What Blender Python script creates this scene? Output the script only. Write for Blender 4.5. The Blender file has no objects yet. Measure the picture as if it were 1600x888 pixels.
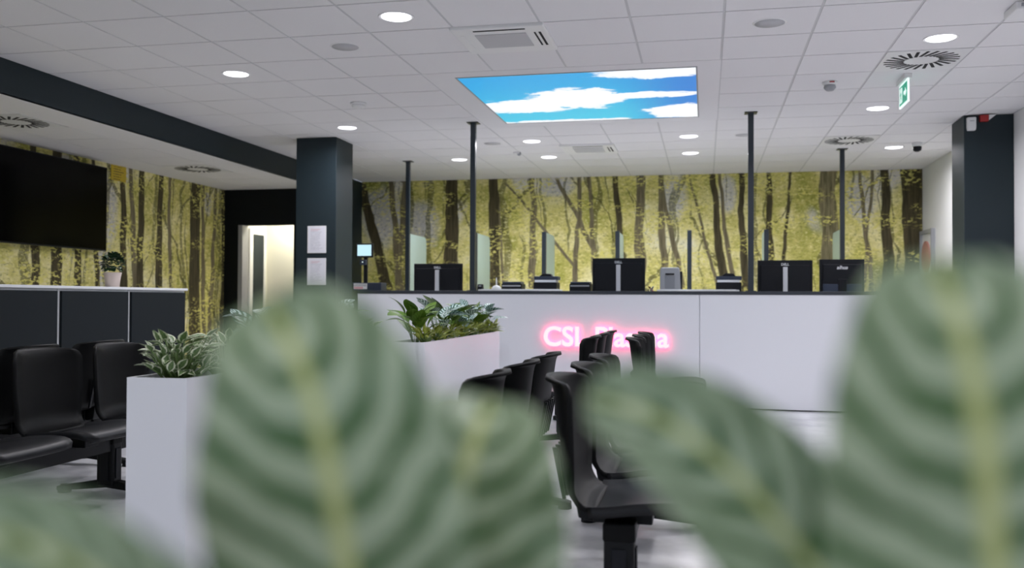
import bpy, bmesh, math, random
import numpy as np
from mathutils import Vector, Matrix
random.seed(7)
S = bpy.context.scene
COL = S.collection

# ------------------------------------------------------------------ camera
EYE = 1.05
cam_d = bpy.data.cameras.new('camera'); cam = bpy.data.objects.new('camera', cam_d); COL.objects.link(cam)
yaw, pit, roll = .20748, .01712, .00422
Rv = Vector((math.cos(yaw), math.sin(yaw), 0)); F0 = Vector((-math.sin(yaw), math.cos(yaw), 0)); U0 = Vector((0, 0, 1))
Fv = F0*math.cos(pit) + U0*math.sin(pit); Uv = U0*math.cos(pit) - F0*math.sin(pit)
R2 = Rv*math.cos(roll) + Uv*math.sin(roll); U2 = Uv*math.cos(roll) - Rv*math.sin(roll)
m = Matrix((R2, U2, -Fv)).transposed().to_4x4(); m.translation = Vector((0, 0, EYE))
cam.matrix_world = m
cam_d.sensor_width = 36; cam_d.lens = 36*1432.4/1600
cam_d.clip_start = .02; cam_d.clip_end = 100
cam_d.dof.use_dof = True; cam_d.dof.focus_distance = 5.0; cam_d.dof.aperture_fstop = 2.3
S.camera = cam
# ------------------------------------------------------------------ world, exposure
w = bpy.data.worlds.new('world'); S.world = w; w.use_nodes = True
bg = w.node_tree.nodes['Background']; bg.inputs[0].default_value = (.72, .82, 1, 1); bg.inputs[1].default_value = 1.2
vs = S.view_settings; vs.view_transform = 'Standard'; vs.look = 'None'; vs.gamma = 1; vs.exposure = 0.0; vs.use_curve_mapping = False
DOWNLIGHT_W = 24.0
# daylight portal in the shop window behind the camera
pl = bpy.data.lights.new('daylight_portal', 'AREA'); pl.shape = 'RECTANGLE'; pl.size = 7.4; pl.size_y = 2.0
pl.cycles.is_portal = True
po = bpy.data.objects.new('daylight_portal', pl); COL.objects.link(po); po.location = (-1.9, -3.05, 1.5); po.rotation_euler = (math.radians(90), 0, math.radians(180))

# ------------------------------------------------------------------ material helpers
class NT:
    def __init__(s, mat):
        s.t = mat.node_tree; s.n = s.t.nodes; s.l = s.t.links
    def _in(s, sock, v):
        if v is None: return
        if isinstance(v, bpy.types.NodeSocket): s.l.new(v, sock)
        else: sock.default_value = v
    def math(s, op, a, b=None, c=None, clamp=False):
        n = s.n.new('ShaderNodeMath'); n.operation = op; n.use_clamp = clamp
        for i, v in enumerate((a, b, c)): s._in(n.inputs[i], v)
        return n.outputs[0]
    def noise(s, vec, scale, detail=2, rough=.5, dist=0, out=0):
        n = s.n.new('ShaderNodeTexNoise'); s._in(n.inputs['Vector'], vec)
        n.inputs['Scale'].default_value = scale; n.inputs['Detail'].default_value = detail
        n.inputs['Roughness'].default_value = rough; n.inputs['Distortion'].default_value = dist
        return n.outputs[out]
    def ramp(s, f, stops, interp='LINEAR'):
        n = s.n.new('ShaderNodeValToRGB'); s._in(n.inputs[0], f); cr = n.color_ramp; cr.interpolation = interp
        while len(cr.elements) < len(stops): cr.elements.new(.5)
        for e, (p, c) in zip(cr.elements, stops):
            e.position = p; e.color = (c, c, c, 1) if not hasattr(c, '__len__') else (*c, 1)
        return n.outputs[0]
    def step(s, v, a, b):   # 0 at a, 1 at b
        n = s.n.new('ShaderNodeMapRange'); n.interpolation_type = 'SMOOTHSTEP'; s._in(n.inputs[0], v)
        n.inputs[1].default_value = a; n.inputs[2].default_value = b
        return n.outputs[0]
    def mix(s, f, a, b):
        n = s.n.new('ShaderNodeMix'); n.data_type = 'RGBA'; s._in(n.inputs[0], f)
        for i, v in ((6, a), (7, b)):
            if isinstance(v, bpy.types.NodeSocket): s.l.new(v, n.inputs[i])
            else: n.inputs[i].default_value = (*v, 1)
        return n.outputs[2]
    def coords(s, kind='Object'): return s.n.new('ShaderNodeTexCoord').outputs[kind]
    def sep(s, v):
        n = s.n.new('ShaderNodeSeparateXYZ'); s.l.new(v, n.inputs[0]); return n.outputs
    def comb(s, x, y, z):
        n = s.n.new('ShaderNodeCombineXYZ')
        for i, v in enumerate((x, y, z)): s._in(n.inputs[i], v)
        return n.outputs[0]
    def mapping(s, v, scale):
        n = s.n.new('ShaderNodeMapping'); s.l.new(v, n.inputs[0]); n.inputs['Scale'].default_value = scale; return n.outputs[0]
    def bump(s, h, strength=.2, dist=.01):
        n = s.n.new('ShaderNodeBump'); s.l.new(h, n.inputs['Height']); n.inputs['Strength'].default_value = strength; n.inputs['Distance'].default_value = dist
        return n.outputs[0]

def mat(name, col=(.8, .8, .8), rough=.5, metal=0, emit=None, es=1.0, spec=.5, trans=0, alpha=1, noise=None, coat=0):
    m = bpy.data.materials.new(name); m.use_nodes = True
    p = m.node_tree.nodes['Principled BSDF']; t = NT(m)
    p.inputs['Base Color'].default_value = (*col, 1); p.inputs['Roughness'].default_value = rough
    p.inputs['Metallic'].default_value = metal; p.inputs['Specular IOR Level'].default_value = spec
    p.inputs['Transmission Weight'].default_value = trans; p.inputs['Coat Weight'].default_value = coat
    if emit: p.inputs['Emission Color'].default_value = (*emit, 1); p.inputs['Emission Strength'].default_value = es
    if noise:   # (scale, amount)
        f = t.noise(t.coords('Object'), noise[0], 4)
        k = noise[1]
        c = t.mix(f, tuple(max(0, x*(1-k)) for x in col), tuple(min(1, x*(1+k)) for x in col))
        t.l.new(c, p.inputs['Base Color'])
    m.diffuse_color = (*col, 1)
    return m
def P(m): return m.node_tree.nodes['Principled BSDF']

# ------------------------------------------------------------------ mesh helpers
class MB:
    def __init__(s): s.v = []; s.f = []; s.mi = []; s.sm = []; s.uv = None
    def add(s, vs, fs, mi=0, smooth=False):
        o = len(s.v); s.v += [tuple(v) for v in vs]
        for f in fs: s.f.append(tuple(i+o for i in f)); s.mi.append(mi); s.sm.append(smooth)
        return s
    def box(s, x0, x1, y0, y1, z0, z1, mi=0):
        vs = [(x, y, z) for z in (z0, z1) for y in (y0, y1) for x in (x0, x1)]
        return s.add(vs, [(0, 2, 3, 1), (4, 5, 7, 6), (0, 1, 5, 4), (2, 6, 7, 3), (0, 4, 6, 2), (1, 3, 7, 5)], mi)
    def prism(s, pts, y0, y1, axis='y', mi=0):
        n = len(pts)
        if axis == 'y': a = [(x, y0, z) for x, z in pts]; b = [(x, y1, z) for x, z in pts]
        elif axis == 'x': a = [(y0, x, z) for x, z in pts]; b = [(y1, x, z) for x, z in pts]
        else: a = [(x, z, y0) for x, z in pts]; b = [(x, z, y1) for x, z in pts]
        fs = [tuple(range(n)), tuple(range(2*n-1, n-1, -1))] + [(i, i+n, (i+1) % n+n, (i+1) % n) for i in range(n)]
        return s.add(a+b, fs, mi)
    def lathe(s, prof, cx=0, cy=0, n=32, mi=0, smooth=True, caps=True):
        vs = []; fs = []
        for r, z in prof:
            for k in range(n):
                a = 2*math.pi*k/n; vs.append((cx+r*math.cos(a), cy+r*math.sin(a), z))
        for j in range(len(prof)-1):
            for k in range(n):
                fs.append((j*n+k, j*n+(k+1) % n, (j+1)*n+(k+1) % n, (j+1)*n+k))
        s.add(vs, fs, mi, smooth)
        if caps:
            o = len(s.v)-len(vs)
            s.f.append(tuple(o+k for k in range(n))[::-1]); s.mi.append(mi); s.sm.append(False)
            e = o+(len(prof)-1)*n
            s.f.append(tuple(e+k for k in range(n))); s.mi.append(mi); s.sm.append(False)
        return s
    def tube(s, pts, r, n=8, mi=0):
        pts = [Vector(p) for p in pts]; rr = r if hasattr(r, '__len__') else [r]*len(pts)
        vs = []; fs = []
        for i, p in enumerate(pts):
            d = (pts[min(i+1, len(pts)-1)]-pts[max(i-1, 0)]).normalized()
            a = d.orthogonal().normalized() if i == 0 else (pa - d*pa.dot(d)).normalized()
            pa = a; b = d.cross(a)
            for k in range(n):
                t = 2*math.pi*k/n; vs.append(p+(a*math.cos(t)+b*math.sin(t))*rr[i])
        for i in range(len(pts)-1):
            for k in range(n): fs.append((i*n+k, i*n+(k+1) % n, (i+1)*n+(k+1) % n, (i+1)*n+k))
        fs.append(tuple(range(n))[::-1]); fs.append(tuple((len(pts)-1)*n+k for k in range(n)))
        return s.add(vs, fs, mi, True)
    def shell(s, G, thick, mi=0):   # G: (nu,nv,3) surface, thickened against its normal
        G = np.array(G, float); nu, nv = G.shape[:2]
        du = np.gradient(G, axis=0); dv = np.gradient(G, axis=1); N = np.cross(du, dv)
        N /= np.linalg.norm(N, axis=2, keepdims=True)+1e-12
        H = G - N*thick; off = nu*nv
        vs = [tuple(p) for p in G.reshape(-1, 3)]+[tuple(p) for p in H.reshape(-1, 3)]
        I = lambda i, j: i*nv+j
        fs = []
        for i in range(nu-1):
            for j in range(nv-1):
                fs.append((I(i, j), I(i+1, j), I(i+1, j+1), I(i, j+1)))
                fs.append((off+I(i, j), off+I(i, j+1), off+I(i+1, j+1), off+I(i+1, j)))
        per = [(i, 0) for i in range(nu)]+[(nu-1, j) for j in range(1, nv)]+[(i, nv-1) for i in range(nu-2, -1, -1)]+[(0, j) for j in range(nv-2, 0, -1)]
        for a, b in zip(per, per[1:]+per[:1]): fs.append((I(*a), off+I(*a), off+I(*b), I(*b)))
        return s.add(vs, fs, mi, True)
    def mesh(s, name, mats, bevel=0):
        me = bpy.data.meshes.new(name); me.from_pydata(s.v, [], s.f)
        if not isinstance(mats, (list, tuple)): mats = [mats]
        for x in mats: me.materials.append(x)
        me.polygons.foreach_set('material_index', s.mi); me.polygons.foreach_set('use_smooth', s.sm)
        bm = bmesh.new(); bm.from_mesh(me)
        bmesh.ops.recalc_face_normals(bm, faces=bm.faces)
        if bevel: bmesh.ops.bevel(bm, geom=list(bm.edges), offset=bevel, segments=2, affect='EDGES', profile=.5)
        bm.to_mesh(me); bm.free(); me.update()
        return me
    def build(s, name, mats, parent=None, bevel=0):
        return link(name, s.mesh(name, mats, bevel), parent)
def link(name, me, parent=None, loc=None, rot=None):
    o = bpy.data.objects.new(name, me); COL.objects.link(o)
    if parent: o.parent = parent
    if loc: o.location = loc
    if rot: o.rotation_euler = rot
    return o
def tag(o, label=None, cat=None, group=None, kind=None):
    if label: o['label'] = label
    if cat: o['category'] = cat
    if group: o['group'] = group
    if kind: o['kind'] = kind
    return o
def thing(name, loc, label, cat, group=None, rz=0):
    o = link(name, None, None, loc, (0, 0, rz)); o.empty_display_size = .1
    return tag(o, label, cat, group)
def struct(o, label=None, cat=None): return tag(o, label, cat, None, 'structure')

# ------------------------------------------------------------------ materials
M = {}
M['tile'] = mat('ceiling_tile_white', (.80, .79, .80), .9, noise=(180, .06))
M['grid'] = mat('ceiling_grid', (.6, .6, .61), .5)
M['plaster'] = mat('white_plaster', (.8, .8, .79), .85, noise=(3, .02))
M['dark'] = mat('anthracite_paint', (.011, .021, .027), .5, spec=.35, noise=(2, .06))
M['black_wall'] = mat('black_paint', (.004, .0055, .006), .7, spec=.2)
M['cream'] = mat('cream_paint', (.8, .78, .68), .8)
M['counter'] = mat('white_laminate', (.78, .79, .83), .35)
M['dark_top'] = mat('dark_worktop', (.02, .025, .035), .4)
M['planter'] = mat('white_planter_lacquer', (.80, .81, .85), .4)
M['soil'] = mat('potting_soil', (.02, .014, .01), .95, noise=(60, .5))
M['chair'] = mat('black_chair_plastic', (.0025, .0028, .003), .48, spec=.13)
M['seatpad'] = mat('black_seat_upholstery', (.004, .0046, .006), .40, spec=.3)
M['steel_black'] = mat('black_steel', (.004, .005, .006), .4, spec=.2)
M['steel'] = mat('brushed_steel', (.55, .56, .58), .3, 1)
M['silver'] = mat('silver_plastic', (.6, .61, .64), .35)
M['pole'] = mat('dark_pole_paint', (.018, .027, .036), .3)
M['white_plastic'] = mat('white_plastic', (.8, .8, .8), .4)
M['grey_plastic'] = mat('grey_plastic', (.34, .35, .37), .45)
M['speaker'] = mat('speaker_grille_grey', (.52, .52, .54), .7, noise=(400, .2))
M['black_plastic'] = mat('black_plastic', (.005, .006, .009), .42, spec=.22)
M['navy_plastic'] = mat('dark_navy_plastic', (.015, .025, .05), .4)
M['tv'] = mat('tv_glass', (.001, .001, .0012), .16, spec=.1)
M['slot'] = mat('dark_slot', (.01, .01, .012), .8)
M['grille'] = mat('grey_return_grille', (.52, .52, .53), .7, noise=(300, .15))
M['led'] = mat('downlight_diffuser', (.9, .9, .9), .5, emit=(.95, .93, 1), es=3.0)
M['glass'] = mat('frosted_mint_glass', (.62, .78, .72), .35, trans=.55)
M['clear'] = mat('window_glass', (.95, .97, .97), .02, trans=1)
M['screen'] = mat('lit_screen', (.1, .1, .1), .3, emit=(.55, .85, .95), es=1.0)
M['cabinet_panel'] = mat('dark_cabinet_panel', (.006, .010, .013), .5, spec=.18)
M['cabinet_white'] = mat('cabinet_white_edge', (.72, .74, .76), .4)
M['red'] = mat('alarm_red', (.35, .02, .02), .4)
M['terracotta'] = mat('pale_pot', (.62, .52, .47), .7)
M['pink_emit'] = mat('pink_led', (.9, .3, .4), .5, emit=(1, .07, .22), es=6.5)
M['letter_face'] = mat('lit_letter_face', (.35, .28, .29), .5, emit=(1, .86, .87), es=.86)
M['logo'] = mat('pale_logo_print', (.75, .77, .8), .5)
M['stem'] = mat('green_stem', (.10, .17, .04), .5)

def mural(name, axis, trunks, thin_seed, dim, gaps):
    m = bpy.data.materials.new(name); m.use_nodes = True; t = NT(m); p = P(m)
    p.inputs['Roughness'].default_value = .7; p.inputs['Specular IOR Level'].default_value = .25
    xyz = t.sep(t.coords('Object')); u = xyz[axis]; z = xyz[2]
    vec = t.comb(u, z, thin_seed)
    # distance haze of leaves: broad patches of yellow, olive and pale light
    broad = t.noise(vec, .9, 3, .55)
    mid = t.noise(vec, 4.2, 4, .6)
    f = t.math('ADD', t.math('MULTIPLY', broad, .6), t.math('MULTIPLY', mid, .4))
    base = t.ramp(f, [(.30, (.17, .19, .03)), (.40, (.42, .41, .08)), (.49, (.66, .60, .19)), (.58, (.82, .75, .36)), (.68, (.90, .86, .62))])
    # pale sky openings, higher up
    sk = t.math('ADD', t.noise(t.comb(u, t.math('MULTIPLY', z, .7), thin_seed+4), 1.1, 2), t.math('MULTIPLY', t.math('SUBTRACT', z, 2.2), .12))
    base = t.mix(t.math('MULTIPLY', t.step(sk, .60, .68), .85), base, (.74, .71, .70))
    for (gu, gz, ru, rz) in gaps:
        du = t.math('DIVIDE', t.math('SUBTRACT', u, gu), ru); dz = t.math('DIVIDE', t.math('SUBTRACT', z, gz), rz)
        dd = t.math('ADD', t.math('ADD', t.math('MULTIPLY', du, du), t.math('MULTIPLY', dz, dz)), t.math('MULTIPLY', mid, 1.6))
        base = t.mix(t.math('MULTIPLY', t.step(dd, 2.0, 1.1), .8), base, (.60, .59, .62))
    # thin distant stems
    wob = t.noise(t.comb(t.math('MULTIPLY', u, 1.0), t.math('MULTIPLY', z, .9), thin_seed), 1.5, 2)
    us = t.math('ADD', u, t.math('MULTIPLY', wob, .35))
    thin = t.noise(t.comb(t.math('MULTIPLY', us, 9), t.math('MULTIPLY', z, .22), thin_seed+9), 1.0, 2, .6)
    base = t.mix(t.math('MULTIPLY', t.step(thin, .575, .615), .7), base, (.10, .095, .03))
    us2 = t.math('ADD', u, t.math('MULTIPLY', z, .5))
    us3 = t.math('SUBTRACT', u, t.math('MULTIPLY', z, .65))
    for q, sd in ((us2, 3), (us3, 5)):     # slanting branches
        wq = t.math('ADD', q, t.math('MULTIPLY', t.noise(vec, 1.3+sd*.2, 3), .5))
        br = t.noise(t.comb(t.math('MULTIPLY', wq, 8), t.math('MULTIPLY', z, .5), thin_seed+sd), 1.0, 2, .5)
        base = t.mix(t.math('MULTIPLY', t.step(br, .645, .675), .75), base, (.07, .065, .022))
    # fine leaf speckle, flattened sideways
    lv = t.comb(t.math('MULTIPLY', u, .6), z, thin_seed+1)
    leaf = t.noise(lv, 30, 4, .7, .5)
    base = t.mix(t.math('MULTIPLY', t.step(leaf, .53, .66), .62), base, (.14, .15, .02))
    base = t.mix(t.math('MULTIPLY', t.step(leaf, .46, .36), .7), base, (.95, .88, .45))
    # trunks
    wz = t.noise(t.comb(t.math('MULTIPLY', u, .8), z, thin_seed+2), 1.6, 2)
    uw = t.math('ADD', u, t.math('MULTIPLY', t.math('SUBTRACT', wz, .5), .14))
    bark = t.noise(t.comb(t.math('MULTIPLY', u, 30), t.math('MULTIPLY', z, 2.2), 0), 1.0, 4, .65)
    cols = [((.040, .034, .014), (.10, .082, .040)), ((.12, .10, .055), (.24, .205, .12)), ((.10, .09, .04), (.30, .26, .14))]
    masks = {0: None, 1: None, 2: None}
    for (x0, z0, x1, z1, wd, g) in trunks:
        k = (x1-x0)/(z1-z0)
        c = t.math('MULTIPLY_ADD', z, k, x0+wd/2-k*z0)
        d = t.math('ABSOLUTE', t.math('SUBTRACT', uw, c))
        d = t.math('SUBTRACT', d, t.math('MULTIPLY_ADD', z, -.018*min(1, wd/.15), .035*min(1, wd/.15)))
        mk = t.step(d, wd*.5+.008, wd*.5-.012)
        if abs(k) > .3:      # a leaning limb that starts and ends inside the print
            lo, hi = min(z0, z1), max(z0, z1)
            mk = t.math('MULTIPLY', mk, t.math('MULTIPLY', t.step(z, lo-.06, lo), t.step(z, hi+.06, hi)))
        masks[g] = mk if masks[g] is None else t.math('MAXIMUM', masks[g], mk)
    for g in (1, 0, 2):
        if masks[g] is None: continue
        base = t.mix(masks[g], base, t.mix(t.step(bark, .3, .7), *cols[g]))
    # leaf sprays in front of the trunks
    spray = t.noise(t.comb(t.math('MULTIPLY', u, .55), z, thin_seed+7), 3.0, 2)
    fine = t.noise(t.comb(t.math('MULTIPLY', u, .5), z, thin_seed+8), 30, 3, .6, .4)
    fm = t.math('MULTIPLY', t.step(spray, .47, .60), t.step(fine, .51, .57))
    base = t.mix(t.math('MULTIPLY', fm, .9), base, t.mix(fine, (.50, .50, .06), (.95, .85, .30)))
    hsv = t.n.new('ShaderNodeHueSaturation'); hsv.inputs['Saturation'].default_value = 1.0; hsv.inputs['Value'].default_value = dim
    t.l.new(base, hsv.inputs['Color']); t.l.new(hsv.outputs[0], p.inputs['Base Color'])
    return m
BACK_TRUNKS = [(-5.23,2.19,-5.02,1.38,0.171,0), (-4.89,2.87,-4.79,1.93,0.106,1), (-4.67,2.86,-4.73,1.76,0.115,1), (-3.93,2.90,-3.97,1.23,0.226,0), (-3.83,2.17,-3.75,1.23,0.071,1), (-3.25,2.89,-3.24,1.23,0.181,0), (-2.60,2.87,-2.61,1.25,0.099,1), (-2.97,2.80,-1.93,1.52,0.060,1), (-3.10,2.49,-3.02,1.28,0.040,1), (-2.21,2.86,-1.68,1.81,0.088,1), (-1.68,1.81,-1.65,1.23,0.077,1), (-1.86,2.87,-1.93,1.89,0.078,1), (-1.35,2.90,-1.27,1.69,0.105,0), (-1.02,2.90,-1.02,1.23,0.151,1), (-0.70,2.89,-0.64,1.56,0.103,1), (-0.59,2.38,-0.36,1.25,0.074,1), (-0.14,2.47,0.10,1.46,0.046,1), (0.06,2.87,0.19,1.46,0.109,0), (0.19,2.77,0.33,1.48,0.063,1), (0.47,2.89,0.50,1.23,0.099,0), (0.85,2.89,0.89,1.68,0.089,0), (1.16,2.87,1.10,1.88,0.053,0), (1.58,2.89,1.62,1.23,0.260,2), (1.74,2.85,1.79,2.08,0.043,0), (2.13,2.81,2.22,1.80,0.060,1), (2.29,2.77,2.20,1.69,0.051,1), (2.41,2.87,2.44,1.64,0.136,0), (2.67,2.87,2.73,1.53,0.335,0), (2.79,2.86,2.93,1.44,0.126,0)]
LEFT_TRUNKS = [(y, 2.6, y+dx, 1.1, wd, g) for y, wd, dx, g in [(8.17,.11,.06,0), (8.50,.168,.02,0), (8.86,.105,.05,0), (9.15,.078,.1,0), (9.66,.122,.04,0), (9.83,.10,.12,1), (10.04,.131,-.02,0), (10.45,.127,-.03,0), (10.67,.073,.04,1), (11.20,.257,0,0), (11.47,.082,.05,1), (11.81,.087,-.1,1), (12.0,.12,.02,0), (7.2,.15,.04,0), (6.3,.12,-.05,0), (5.3,.2,0,0), (3.9,.12,.05,0), (2.6,.18,-.03,0)]]
M['mural_back'] = mural('forest_mural_print', 0, BACK_TRUNKS, 1.3, 1.0, [(-4.95, 2.35, .4, .5), (-4.35, 2.2, .35, .4), (-.45, 2.55, .22, .35), (.32, 2.6, .15, .3), (-2.2, 2.75, .3, .15), (2.15, 2.5, .2, .35), (2.95, 2.75, .15, .15)])
M['mural_left'] = mural('forest_mural_side_print', 1, LEFT_TRUNKS, 6.1, 1.0, [(9.45, 2.1, .2, .5), (8.7, 2.5, .25, .12), (9.35, 1.5, .15, .4), (11.65, 2.4, .1, .2)])

def floor_mat():
    m = mat('pale_marbled_vinyl', (.6, .6, .63), .22); t = NT(m); p = P(m)
    v = t.coords('Object'); a = t.noise(v, .9, 4, .6, .6); b = t.noise(v, 5, 4, .6)
    c = t.ramp(t.math('ADD', t.math('MULTIPLY', a, .7), t.math('MULTIPLY', b, .3)), [(.35, (.50, .50, .54)), (.5, (.70, .70, .72)), (.65, (.82, .82, .83))])
    t.l.new(c, p.inputs['Base Color'])
    return m
M['floor'] = floor_mat()

def sky_mat():
    m = mat('backlit_sky_print', (.02, .02, .02), .4); t = NT(m); p = P(m)
    v = t.coords('Object'); x, y, _ = t.sep(v)
    n = t.noise(t.mapping(v, (1, 1.6, 1)), 3.4, 8, .65, .6)
    acc = None     # (centre x, y, half-length, half-depth, weight) of each printed cloud
    for cx, cy, rx, ry, wt in [(-1.15, 8.32, .45, .42, 1.1), (-1.72, 8.58, .5, .30, 1.05), (-.55, 8.27, .50, .14, .9), (-.35, 7.42, .55, .25, 1.15), (-.15, 9.05, .42, .33, 1.15), (-1.4, 9.36, .75, .12, .9)]:
        dx = t.math('DIVIDE', t.math('SUBTRACT', x, cx), rx); dy = t.math('DIVIDE', t.math('SUBTRACT', y, cy), ry)
        d = t.math('SQRT', t.math('ADD', t.math('MULTIPLY', dx, dx), t.math('MULTIPLY', dy, dy)))
        g = t.math('MULTIPLY', t.step(d, 1.6, .35), wt)
        acc = g if acc is None else t.math('MAXIMUM', acc, g)
    cl = t.step(t.math('ADD', acc, t.math('MULTIPLY', t.math('SUBTRACT', n, .5), 1.9)), .42, .66)
    blue = t.mix(t.step(y, 7.4, 9.3), (.006, .36, .76), (.04, .54, .78))
    blue = t.mix(t.step(x, -.9, -.1), blue, (.008, .20, .66))
    c = t.mix(cl, blue, (.93, .95, 1))
    t.l.new(c, p.inputs['Emission Color']); p.inputs['Emission Strength'].default_value = 1.0
    return m
M['sky'] = sky_mat()

def print_mat(name, paper, ink, lines, axis=0, head=None):
    # flat print: rows of tiny type on a sheet. object coords: u across, z down the sheet (0..1)
    m = mat(name, paper, .4); t = NT(m); p = P(m)
    x, y, z = t.sep(t.coords('Generated')); u = (x, y)[axis]
    row = t.math('FRACT', t.math('MULTIPLY', z, lines)); idx = t.math('FLOOR', t.math('MULTIPLY', z, lines))
    on = t.math('MULTIPLY', t.step(row, .35, .42), t.step(row, .72, .65))
    rl = t.noise(t.comb(idx, 3.3, 0), 1.7, 0)
    endx = t.math('MULTIPLY_ADD', rl, .5, .45)
    on = t.math('MULTIPLY', on, t.math('LESS_THAN', u, endx)); on = t.math('MULTIPLY', on, t.math('GREATER_THAN', u, .14))
    on = t.math('MULTIPLY', on, t.math('LESS_THAN', u, .86)); on = t.math('MULTIPLY', on, t.math('LESS_THAN', z, .93)); on = t.math('MULTIPLY', on, t.math('GREATER_THAN', z, .07))
    word = t.noise(t.comb(t.math('MULTIPLY', u, 14), t.math('MULTIPLY', idx, 2.7), 0), 1, 1)
    on = t.math('MULTIPLY', on, t.step(word, .36, .42))
    c = t.mix(on, paper, ink)
    if head: c = t.mix(t.math('MULTIPLY', t.math('MULTIPLY', on, t.math('GREATER_THAN', z, .84)), 1), c, head)
    t.l.new(c, p.inputs['Base Color'])
    return m
M['notice'] = print_mat('printed_notice', (.72, .72, .78), (.42, .42, .48), 22, 0, (.55, .22, .25))
M['yellow_notice'] = print_mat('yellow_notice', (.62, .45, .03), (.12, .08, .02), 6, 1)

def leaf_mat(name, dark, pale, rib, n, slant, pw, edge=None, rough=.4, ribw=.07, curve=0.0):
    m = mat(name, dark, rough, spec=.45); t = NT(m); p = P(m)
    uv = t.sep(t.coords('UV')); u = t.math('ABSOLUTE', t.math('MULTIPLY_ADD', uv[0], 2, -1)); v = uv[1]
    wv = t.noise(t.coords('UV'), 5, 2)
    q = t.math('SUBTRACT', v, t.math('MULTIPLY', t.math('POWER', u, 1+curve), slant))
    q = t.math('ADD', q, t.math('MULTIPLY', wv, .11))
    s_ = t.math('SINE', t.math('MULTIPLY', q, n*2*math.pi))
    st = t.step(s_, pw, pw+.7)
    c = t.mix(t.math('MULTIPLY', st, .9), dark, pale)
    if edge: c = t.mix(t.step(t.math('ADD', u, t.math('MULTIPLY', wv, .5)), edge[0], edge[0]+.12), c, edge[1])
    c = t.mix(t.step(u, ribw, ribw*.4), c, rib)
    t.l.new(c, p.inputs['Base Color'])
    p.inputs['Subsurface Weight'].default_value = 0
    return m
M['leaf_big'] = leaf_mat('striped_calathea_leaf', (.05, .125, .03), (.43, .51, .34), (.54, .58, .24), 6, .30, -.7, rough=.34, ribw=.10, curve=.35)
M['leaf_green'] = leaf_mat('plain_oval_leaf', (.085, .17, .015), (.12, .22, .025), (.22, .32, .07), 7, .25, .2, rough=.4)
M['leaf_peacock'] = leaf_mat('peacock_leaf', (.02, .08, .05), (.66, .82, .78), (.05, .14, .08), 5, .35, -.3, edge=(1.12, (.03, .10, .05)), rough=.4, ribw=.08)
M['leaf_vari'] = leaf_mat('variegated_leaf', (.09, .17, .05), (.14, .22, .08), (.2, .28, .1), 4, .3, .2, edge=(.80, (.80, .83, .62)))
M['leaf_lime'] = leaf_mat('lime_leaf', (.20, .25, .02), (.34, .37, .06), (.4, .43, .12), 4, .3, 0)

# ------------------------------------------------------------------ the setting
XL, XR, YB, YF, ZC, ZL = -6.8, 2.97, 13.68, -3.0, 2.9, 2.62
struct(MB().box(XL-.1, XR+.1, YF-.1, YB+.1, -.1, 0).build('floor', M['floor']))
struct(MB().box(-5.31, XR+.1, YB, YB+.12, 0, ZC+.1).build('wall_back', M['mural_back']), 'wall papered with a bright yellow-green forest mural behind the counter', 'wall')
struct(MB().box(XL-.12, XL, YF, 12.1, 0, ZC+.1).build('wall_left', M['mural_left']), 'side wall papered with a forest mural behind the television', 'wall')
struct(MB().box(XR, XR+.12, YF, YB, 0, ZC+.1).build('wall_right', M['plaster']))
# dark wall with the doorway
DX0, DX1, DZ = -6.53, -5.72, 2.105
b = MB(); b.box(XL, DX0, 12.1, 12.22, 0, ZC); b.box(DX1, -5.31, 12.1, 12.22, 0, ZC); b.box(DX0, DX1, 12.1, 12.22, DZ, ZC)
struct(b.build('wall_doorway', M['black_wall']), 'black wall around the open doorway', 'wall')
struct(MB().box(-5.43, -5.31, 12.22, YB, 0, ZC).build('wall_return', M['dark']))
# lobby behind the doorway
b = MB(); b.box(-6.65, -6.53, 12.22, 12.95, 0, 2.5, 0); b.box(-6.53, -5.5, 12.88, 12.95, 0, 2.5, 0); b.box(-5.5, -5.43, 12.22, 12.95, 0, 2.5, 0); b.box(-6.65, -5.43, 12.22, 12.95, 2.5, 2.55)
struct(b.build('wall_lobby', M['cream']))
d = thing('door_1', (-6.53, 12.30, 0), 'white framed inner door with dark leaf inside the doorway', 'door'); d['kind'] = 'structure'
b = MB(); b.box(0, .03, 0, .10, 0, 2.08); b.box(0, .03, .44, .50, 0, 2.08); b.box(0, .03, .10, .44, 2.0, 2.08); b.build('door_frame', M['plaster'], d, .003)
b = MB(); b.box(.002, .02, .125, .44, .005, 2.0); b.build('door_leaf', M['dark'], d)
for z in (.5, 1.15, 1.85): MB().box(.02, .034, .10, .128, z, z+.1).build('hinge', M['steel_black'], d)
b = MB(); b.box(DX0-.03, DX0+.035, 12.06, 12.23, 0, DZ+.0); struct(b.build('trim_1', mat('door_lining_grey', (.3, .3, .31), .5)))
# front of the room behind the camera: glazed shop front
b = MB(); b.box(XL, -5.6, YF-.12, YF, 0, ZC); b.box(1.8, XR, YF-.12, YF, 0, ZC); b.box(-5.6, 1.8, YF-.12, YF, 0, .5); b.box(-5.6, 1.8, YF-.12, YF, 2.5, ZC)
struct(b.build('wall_front', M['plaster']))
wn = thing('window_1', (-1.9, YF-.06, 0), 'wide shop window in the front wall', 'window'); wn['kind'] = 'structure'
b = MB()
for k in range(5): x = -3.7+k*1.85; b.box(x-.03, x+.03, -.03, .03, .5, 2.5)
b.box(-3.7, 3.7, -.03, .03, .5, .56); b.box(-3.7, 3.7, -.03, .03, 2.44, 2.5); b.build('window_frame', M['pole'], wn)
gm = bpy.data.materials.new('clear_pane'); gm.use_nodes = True; gn = gm.node_tree.nodes; gn.clear()
go = gn.new('ShaderNodeOutputMaterial'); gx = gn.new('ShaderNodeMixShader'); gx.inputs[0].default_value = .06
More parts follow.
